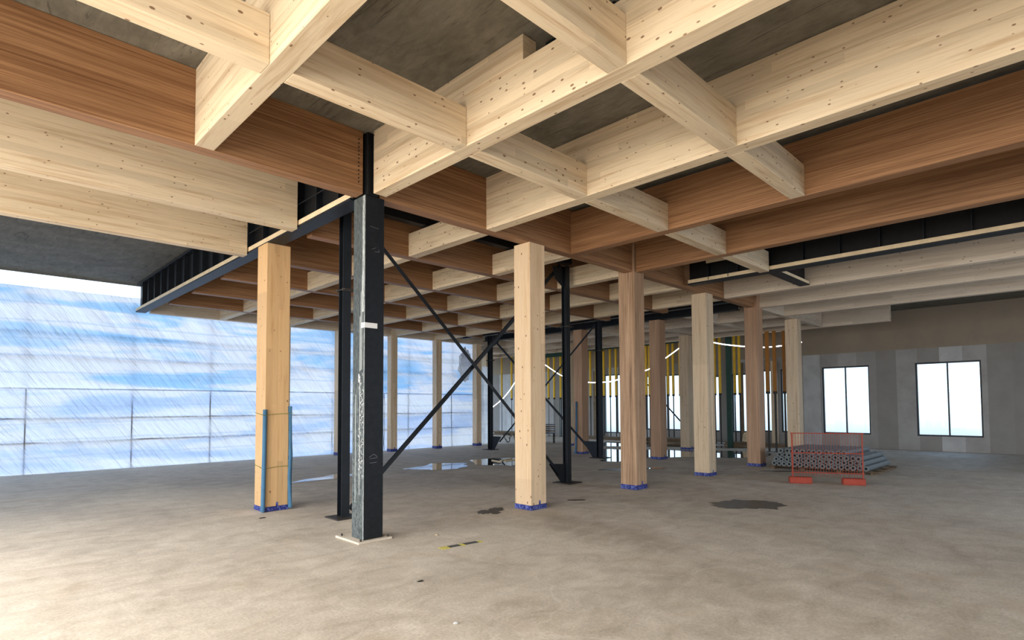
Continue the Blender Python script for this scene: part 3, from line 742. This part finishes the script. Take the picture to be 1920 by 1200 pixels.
pool([(14.75, 10.9), (13.30, 9.83), (13.43, 9.24), (14.5, 9.85), (15.6, 9.55), (16.17, 8.68), (16.6, 7.94), (17.35, 7.37), (18.15, 7.04), (19.3, 7.2), (19.6, 8.6), (18.75, 10.1), (17.75, 11.6), (17.1, 12.7)],
     'wide sheet of water reflecting the bright windows, around the far columns', 8.0, rag=.14)
pool([(19.2, 14.6), (18.4, 13.6), (19.4, 12.2), (20.1, 10.6), (20.9, 9.0), (21.8, 8.2), (21.75, 10.5), (21.75, 12.7), (21.7, 14.0), (20.9, 15.0)],
     'farther strip of water under the bright windows, before the planks', 11.0, rag=.12)
# marking tape
e = empty('marking_tape', (4.24, 5.15, 0), 'short yellow and dark grey tape strip stuck on the floor', 'tape', rot=(0, 0, math.atan2(-.05, .46) + .0))
for q in ((-.27, -.16, -.055, .055), (-.01, .05, -.055, .05), (.24, .30, -.04, .04)):
    bm = bmesh.new(); box(bm, *q, .0008, .003); link('yellow_band', bm, 'tape_yellow', e)
for q in ((-.16, -.01, -.03, .045), (.05, .24, -.03, .045)):
    bm = bmesh.new(); box(bm, *q, .0008, .0035); link('dark_band', bm, 'tape_grey', e)
bm = bmesh.new(); bmesh.ops.create_icosphere(bm, subdivisions=2, radius=.02)
for v in bm.verts: v.co = Vector((v.co.x * 1.1, v.co.y * .7, v.co.z * .35)) * (1 + .4 * noise.noise(v.co * 60)); v.co.z += .008
tag(link('paper_scrap', bm, 'white', None, (2.693, 3.324, 0)), 'small white scrap lying on the near floor', 'scrap')
for x, y, s, lab in ((3.25, 9.0 - .55, .05, 'small dark splinter on the floor before the yellowish column'), (4.35, 5.75, .04, 'pale chip on the floor right of the near black column'), (3.1, 4.35, .035, 'dark crumb on the near floor below the tape strip')):
    bm = bmesh.new(); bmesh.ops.create_icosphere(bm, subdivisions=2, radius=s)
    for v in bm.verts: v.co = Vector((v.co.x, v.co.y * .4, v.co.z * .12)) * (1 + .5 * noise.noise(v.co * 40)); v.co.z += .007
    tag(link('debris_chip', bm, 'batten' if 'pale' in lab else 'dark_tube', None, (x, y, 0), (0, 0, x)), lab, 'debris')
# loose laths in the middle puddle
for i, (x, y, a, l) in enumerate(((11.35, 12.15, 1.3, .55), (11.85, 12.25, .35, .7), (11.8, 12.0, .2, .6))):
    bm = bmesh.new(); box(bm, -l / 2, l / 2, -.02, .02, .006, .03, .002)
    tag(link('wood_lath', bm, 'batten', None, (x, y, 0), (0, 0, a)), 'pale lath lying in the dark puddle, %s' % ('the leftmost', 'the upper right one', 'the lower right one')[i], 'lath', 'laths in the dark puddle')

# ------------------------------------------------------------------ pipe heap and red barrier
pal = empty('pallet', (15.85, 4.55, 0), 'dark low pallet under the heap of grey pipes', 'pallet')
for y in (-1.1, -.4, .4, 1.1):
    bm = bmesh.new(); box(bm, -1.0, 1.0, y - .05, y + .05, .0, .05, .003); link('runner', bm, 'lumber', pal)
for x in (-.85, -.3, .3, .85):
    bm = bmesh.new(); box(bm, x - .07, x + .07, -1.2, 1.2, .051, .073, .003); link('board', bm, 'lumber', pal)
proto = None; r = .062; rowsn = [17, 16, 15, 12]; cnt = 0
rnames = ['bottom', 'second', 'third', 'top']
for j, n in enumerate(rowsn):
    for i in range(n):
        y = 5.62 - (i + j * .5) * (2 * r + .003) - .0; z = .075 + r + j * r * 1.745
        if proto is None:
            bm = bmesh.new(); ro, ri = r, r * .45; seg = 18; rr = []
            for xx, rad in ((-1, ro), (1, ro), (1, ri), (-1, ri)):
                rr.append([bm.verts.new((xx, rad * math.cos(2 * math.pi * k / seg), rad * math.sin(2 * math.pi * k / seg))) for k in range(seg)])
            for a in range(4):
                p, q = rr[a], rr[(a + 1) % 4]
                for k in range(seg): bm.faces.new((p[k], p[(k + 1) % seg], q[(k + 1) % seg], q[k]))
            bmesh.ops.recalc_face_normals(bm, faces=bm.faces[:])
            o = proto = link('pipe', bm, 'pipe')
        else:
            o = proto.copy(); C.objects.link(o)
        o.location = (15.85 + random.uniform(-.06, .06), y, z)
        tag(o, 'grey pipe in the heap by the reddish column, %s layer' % rnames[j], 'pipe', 'grey pipes in the heap, %s layer' % rnames[j])
fb = empty('mesh_barrier', (12.62, 3.82, 0), 'red and orange wire barrier on a red foot at the right edge', 'barrier', rot=(0, 0, math.atan2(-1.1, .56)))
bm = bmesh.new(); box(bm, -.62, -.20, -.09, .09, 0, .13, .015); link('foot', bm, 'rust_red', fb)
bm = bmesh.new(); box(bm, .35, .75, -.09, .09, 0, .13, .015); link('foot', bm, 'rust_red', fb)
bm = bmesh.new()
for z in (.22, .62, 1.02): rod(bm, (-.58, 0, z), (.75, 0, z), .010, 6)
for x in (-.55, .72): rod(bm, (x, 0, .13), (x, 0, 1.03), .013, 8)
link('frame', bm, 'rust_red', fb)
bm = bmesh.new()
for i in range(25): rod(bm, (-.53 + i * .05, 0, .14), (-.53 + i * .05, 0, 1.02), .0035, 5)
link('mesh_wires', bm, 'rust_red', fb)

# ------------------------------------------------------------------ far side: props, green beams, boards, stacks
def prop_parts(e, zc, zt, ru, rl, um, lm, square=True):
    bm = bmesh.new(); rod(bm, (0, 0, .012), (0, 0, zc), rl, 10); link('lower_tube', bm, lm, e)
    bm = bmesh.new()
    if square: box(bm, -ru, ru, -ru, ru, zc + .05, zt, .004)
    else: rod(bm, (0, 0, zc + .05), (0, 0, zt), ru, 12)
    link('upper_post', bm, um, e)
    bm = bmesh.new(); rod(bm, (0, 0, zc - .03), (0, 0, zc + .05), ru * 1.35, 12); rod(bm, (-ru * 2.2, 0, zc - .01), (ru * 2.2, 0, zc - .01), .012, 6); link('collar', bm, 'dark_tube', e)
    bm = bmesh.new(); box(bm, -.09, .09, -.09, .09, 0, .012); link('foot_plate', bm, 'dark_tube', e)
props = [(22.8, 23.92, 'a'), (22.8, 23.1, 'a'), (22.8, 22.7, 'a'), (22.8, 20.28, 'b'), (22.8, 19.88, 'b'), (22.8, 19.43, 'b'), (22.8, 17.47, 'c'), (22.8, 17.1, 'c'),
         (22.8, 16.65, 'c'), (22.8, 16.27, 'c'), (22.8, 15.93, 'c'), (22.8, 14.25, 'd'), (22.8, 14.08, 'd'), (22.8, 13.13, 'e'), (22.8, 12.88, 'e'), (22.8, 12.55, 'e'),
         (22.8, 10.95, 'f'), (22.8, 10.72, 'f'), (22.8, 10.10, 'f'), (22.8, 9.9, 'f')]
gl = {'a': 'left of the pale centre column', 'b': 'between the centre column and the black post', 'c': 'before the first bright window',
      'd': 'just right of the weathered reddish column', 'e': 'before the bright window left of the tan-grey column', 'f': 'between the tan-grey column and the last reddish one'}
cnts = {}
for x, y, gk in props:
    cnts[gk] = cnts.get(gk, 0) + 1
    tot = sum(1 for p in props if p[2] == gk)
    idx = cnts[gk]
    nm = ordn[idx - 1]
    zc = 2.0 if gk in 'ab' else 2.05
    e = empty('telescopic_prop', (x, y, 0), 'tall yellow-topped prop %s, %s from the left' % (gl[gk], nm), 'prop', 'yellow-topped props along the far wall')
    prop_parts(e, zc, 4.95 if gk != 'c' else 4.93, .042, .026, 'yellow', 'galv' if gk in 'ab' else 'dark_tube')
for i, (x, y, w, mt) in enumerate(((20.05, 7.72, .055, 'orange_brown'), (20.1, 7.5, .05, 'yellow'), (20.28, 7.25, .045, 'orange_brown'), (20.0, 6.78, .10, 'orange_brown'))):
    mt = 'orange_brown'
    e = empty('telescopic_prop', (x, y, 0), 'orange-brown prop near the right edge, %s from the left' % ordn[i], 'prop', 'orange-brown props near the right edge')
    prop_parts(e, 2.02, 4.15, w, .035, mt, 'dark_tube')
# green primary formwork beams at the heads of the props
bm = bmesh.new(); box(bm, 22.62, 22.72, 12.0, 17.9, 4.36, 4.52, .005); tag(link('ceiling_formwork_girder', bm, 'green'), 'dark green beam across the yellow props by the bright windows', 'beam')
bm = bmesh.new(); box(bm, 22.62, 22.72, 19.0, 21.2, 4.20, 4.50, .005); tag(link('ceiling_formwork_girder', bm, 'green'), 'dark green beam across the props left of the black post', 'beam')
bm = bmesh.new(); box(bm, 21.93, 22.05, 9.87, 10.07, 0.0, 4.93, .01); tag(link('green_post', bm, 'green'), 'thick dark green post right of the tan-grey column', 'post')
bm = bmesh.new(); box(bm, 23.0, 23.1, 19.6, 19.7, 0.0, 4.93, .01); tag(link('green_post', bm, 'green'), 'thin dark green post left of the second black post', 'post')
for i, (y0, y1, lab, mt) in enumerate(((10.30, 10.16, 'brown upright board beside the thick green post', 'lumber'), (9.62, 9.92, 'brown upright board before the far window, left of the last reddish column', 'plywood'),
        (8.78, 9.02, 'pale upright board between the last two bright windows', 'spruce_pale_up'), (17.62, 18.0, 'brown upright panel left of the first bright window', 'plywood'))):
    y0, y1 = sorted((y0, y1)); xx = 23.75
    bm = bmesh.new(); box(bm, -.03, .03, -(y1 - y0) / 2, (y1 - y0) / 2, 0, 3.4, .004)
    tag(link('upright_board', bm, mt, None, (xx, (y0 + y1) / 2, 0)), lab, 'board')
# push-pull diagonal props
for a, b, lab, mt in (((20.4, 18.2, 4.15), (20.4, 19.0, 2.9), 'slanted green prop left of the second black post', 'green'), ((23.3, 14.5, 2.6), (23.3, 12.4, .45), 'slanted dark prop before the bright window left of the tan-grey column', 'dark_tube')):
    bm = bmesh.new(); a, b = Vector(a), Vector(b)
    bm2 = bm; rod(bm, a, b, .035, 8); rod(bm, b, b - Vector((0, 0, b.z)), .02, 6) if mt == 'green' else None
    if mt != 'green': box(bm, b.x - .1, b.x + .1, b.y - .45, b.y - .25, 0, .02); rod(bm, b, (b.x, b.y - .35, .02), .03, 8)
    tag(link('slanted_prop', bm, mt), lab, 'prop')
# light hoses
def catenary(pts, n=8):
    out = []
    for i in range(len(pts) - 1):
        p0, p1, p2, p3 = (Vector(pts[max(0, min(len(pts) - 1, i + d))]) for d in (-1, 0, 1, 2))
        for k in range(n):
            t = k / n
            out.append(.5 * ((2 * p1) + (-p0 + p2) * t + (2 * p0 - 5 * p1 + 4 * p2 - p3) * t * t + (-p0 + 3 * p1 - 3 * p2 + p3) * t ** 3))
    out.append(Vector(pts[-1])); return out
bm = bmesh.new(); path_tube(bm, catenary([(21, 23.13, 1.37), (21, 22.07, 1.945), (21, 21.45, 2.42), (21, 21.05, 2.83), (21, 20.2, 3.6)]), .020, 8)
hs = tag(link('light_hose', bm, 'glow', None, smooth=True), 'glowing light hose rising behind the pale centre column from the left', 'lamp')
for q in [(21, 20.25, 3.6), (21, 22.07, 1.96)]:
    bm = bmesh.new(); rod(bm, q, (q[0], q[1], 4.957), .005, 5); link('hanging_wire', bm, 'galv', hs)
bm = bmesh.new(); path_tube(bm, catenary([(21, 19.5, 3.98), (21, 18.9, 3.66), (21, 18.34, 3.34), (21, 17.76, 3.05), (21, 16.9, 2.80), (21, 16.15, 2.69), (21, 15.1, 2.68), (21, 14.39, 2.80), (21, 13.19, 3.09), (21, 12.9, 3.19), (21, 12.15, 3.59), (21, 11.37, 4.05)]), .020, 8)
hs = tag(link('light_hose', bm, 'glow', None, smooth=True), 'long glowing light hose sagging across the first bright windows', 'lamp')
for q in [(21, 19.5, 3.99), (21, 11.37, 4.06)]:
    bm = bmesh.new(); rod(bm, q, (q[0], q[1], 4.957), .005, 5); link('hanging_wire', bm, 'galv', hs)
bm = bmesh.new(); path_tube(bm, catenary([(21, 10.15, 4.05), (21, 9.64, 3.92), (21, 8.82, 3.775), (21, 8.14, 3.70), (21, 7.4, 3.72), (21, 6.9, 3.78)]), .020, 8)
hs = tag(link('light_hose', bm, 'glow', None, smooth=True), 'glowing light hose across the props at the right edge', 'lamp')
for q in [(21, 10.15, 4.06), (21, 6.9, 3.79)]:
    bm = bmesh.new(); rod(bm, q, (q[0], q[1], 4.957), .005, 5); link('hanging_wire', bm, 'galv', hs)
# timber stacks on the floor before the windows
def stack(x, y, n, layers, length, label, rot=0.0, mat='lumber'):
    proto = None
    for j in range(layers):
        m_ = n if j % 2 == 0 else max(2, n - 1)
        for i in range(m_):
            if proto is None:
                bm = bmesh.new(); box(bm, -.06, .06, -length / 2, length / 2, 0, .07, .004); o = proto = link('timber_plank', bm, mat)
            else: o = proto.copy(); C.objects.link(o)
            o.location = (x + (i - (m_ - 1) / 2) * .14 + random.uniform(-.005, .005), y + random.uniform(-.15, .15), .0 + j * .0715)
            o.rotation_euler = (0, 0, rot + random.uniform(-.0, .0))
            tag(o, label + ', %s layer' % ('bottom', 'second', 'third')[j], 'plank', label + ', %s layer' % ('bottom', 'second', 'third')[j])
stack(22.3, 15.6, 4, 2, 3.2, 'dark plank in the low stack before the first windows')
stack(22.3, 12.35, 4, 3, 2.8, 'dark plank in the stack left of the tan-grey column')
stack(22.35, 9.0, 4, 2, 2.6, 'brown plank in the stack right of the tan-grey column')
stack(22.2, 22.3, 4, 3, 3.0, 'brown plank in the stack at the far left end')
# draped tarpaulin on the planks
bm = bmesh.new(); bmesh.ops.create_icosphere(bm, subdivisions=3, radius=1)
for v in bm.verts:
    p = v.co.copy(); v.co = Vector((p.x * .2, p.y * .28, max(-.02, p.z * .36))) * (1 + .35 * noise.noise(p * 2.4)); v.co.z += .05
tag(link('cement_sack', bm, 'batten', None, (22.35, 9.35, .145)), 'slumped pale sack on the brown planks', 'sack')
# stillage with coiled hoses left of the black post
e = empty('stillage', (18.2, 17.0, 0), 'low dark rack of boards with tangled hoses, left of the second black post', 'rack')
for j in range(5):
    bm = bmesh.new(); box(bm, -.5, .5, -.75, .75, .42 + j * .09, .46 + j * .09, .004); link('board', bm, 'lumber' if j % 2 else 'galv', e)
for x in (-.45, .45):
    for y in (-.7, .7):
        bm = bmesh.new(); box(bm, x - .03, x + .03, y - .03, y + .03, 0, .42); link('leg', bm, 'dark_tube', e)
for k in range(4):
    bm = bmesh.new(); pts = []
    for i in range(40):
        a = i / 39 * math.pi * 4 + k; rr_ = .2 + .05 * math.sin(a * 2.7 + k)
        pts.append((-.75 + .05 * math.sin(a * 1.3), -.9 + k * .62 + rr_ * math.cos(a), .24 + rr_ * math.sin(a) * .9))
    path_tube(bm, pts, .014, 6)
    o = link('hose_coil', bm, 'black_rubber', None, (18.2, 17.0, 0), smooth=True)
    tag(o, 'black hose coil beside the dark rack, %s from the left' % ordn[3 - k], 'hose', 'black hose coils beside the rack')
# arched black hose by the dark reddish column
bm = bmesh.new(); path_tube(bm, catenary([(19.9, 12.98, .03), (19.9, 12.98, 1.3), (19.9, 12.92, 1.75), (19.9, 12.75, 1.85), (19.9, 12.6, 1.6), (19.9, 12.58, .03)]), .03, 8)
tag(link('hose_loop', bm, 'black_rubber', None, smooth=True), 'upright black hose loop between the weathered and dark reddish columns', 'hose')

# ------------------------------------------------------------------ outside and light
w = bpy.data.worlds.new('World'); S.world = w; w.use_nodes = True
nt = w.node_tree; bg = nt.nodes['Background']
tc = N(nt, 'ShaderNodeTexCoord'); sp = N(nt, 'ShaderNodeSeparateXYZ'); L(nt, tc.outputs['Generated'], sp.inputs[0])
col = ramp(nt, math_(nt, 'ADD', math_(nt, 'MULTIPLY', sp.outputs[2], .5), .5), [(0.0, (0.10, 0.10, 0.09)), (0.46, (0.18, 0.18, 0.18)), (0.50, (0.72, 0.86, 1.0)), (0.62, (0.62, 0.80, 1.0)), (1.0, (0.42, 0.62, 1.0))])
L(nt, col, bg.inputs[0]); bg.inputs[1].default_value = 2.45

def area(name, loc, rot, sx, sy, power, color):
    l = bpy.data.lights.new(name, 'AREA'); l.shape = 'RECTANGLE'; l.size = sx; l.size_y = sy; l.energy = power; l.color = color
    o = bpy.data.objects.new(name, l); C.objects.link(o); o.location = loc; o.rotation_euler = rot; return o
# daylight through the open side behind and left of the viewpoint
area('daylight_left_opening', (-3.2, 3, 2.6), (0, -math.radians(54), 0), 3.8, 13, 1250, (1.0, 0.93, 0.82))
area('daylight_right_opening', (13.5, -5.8, 2.1), (math.pi / 2, 0, 0), 8, 3.4, 300, (0.75, 0.86, 1.0))

# ------------------------------------------------------------------ camera
f, cy, pitch, roll, yaw = 1064.385, 715.45, math.radians(2.503), math.radians(-0.288), math.radians(45.334)
F = Vector((math.cos(yaw), math.sin(yaw), 0)); R = Vector((math.sin(yaw), -math.cos(yaw), 0)); U = Vector((0, 0, 1))
F2 = F * math.cos(pitch) + U * math.sin(pitch); U2 = U * math.cos(pitch) - F * math.sin(pitch)
R3_ = R * math.cos(roll) + U2 * math.sin(roll); U3 = U2 * math.cos(roll) - R * math.sin(roll)
cd = bpy.data.cameras.new('camera'); cam = bpy.data.objects.new('camera', cd); C.objects.link(cam)
mt = Matrix((R3_, U3, -F2)).transposed().to_4x4(); mt.translation = Vector((0, 0, 1.6)); cam.matrix_world = mt
cd.sensor_fit = 'HORIZONTAL'; cd.sensor_width = 36; cd.lens = f / 1920 * 36; cd.shift_y = (cy - 600) / 1920
cd.clip_start = .05; cd.clip_end = 200
S.camera = cam
S.view_settings.view_transform = 'Standard'; S.view_settings.look = 'None'; S.view_settings.gamma = 1.0
S.view_settings.exposure = 0.0; S.view_settings.use_curve_mapping = False
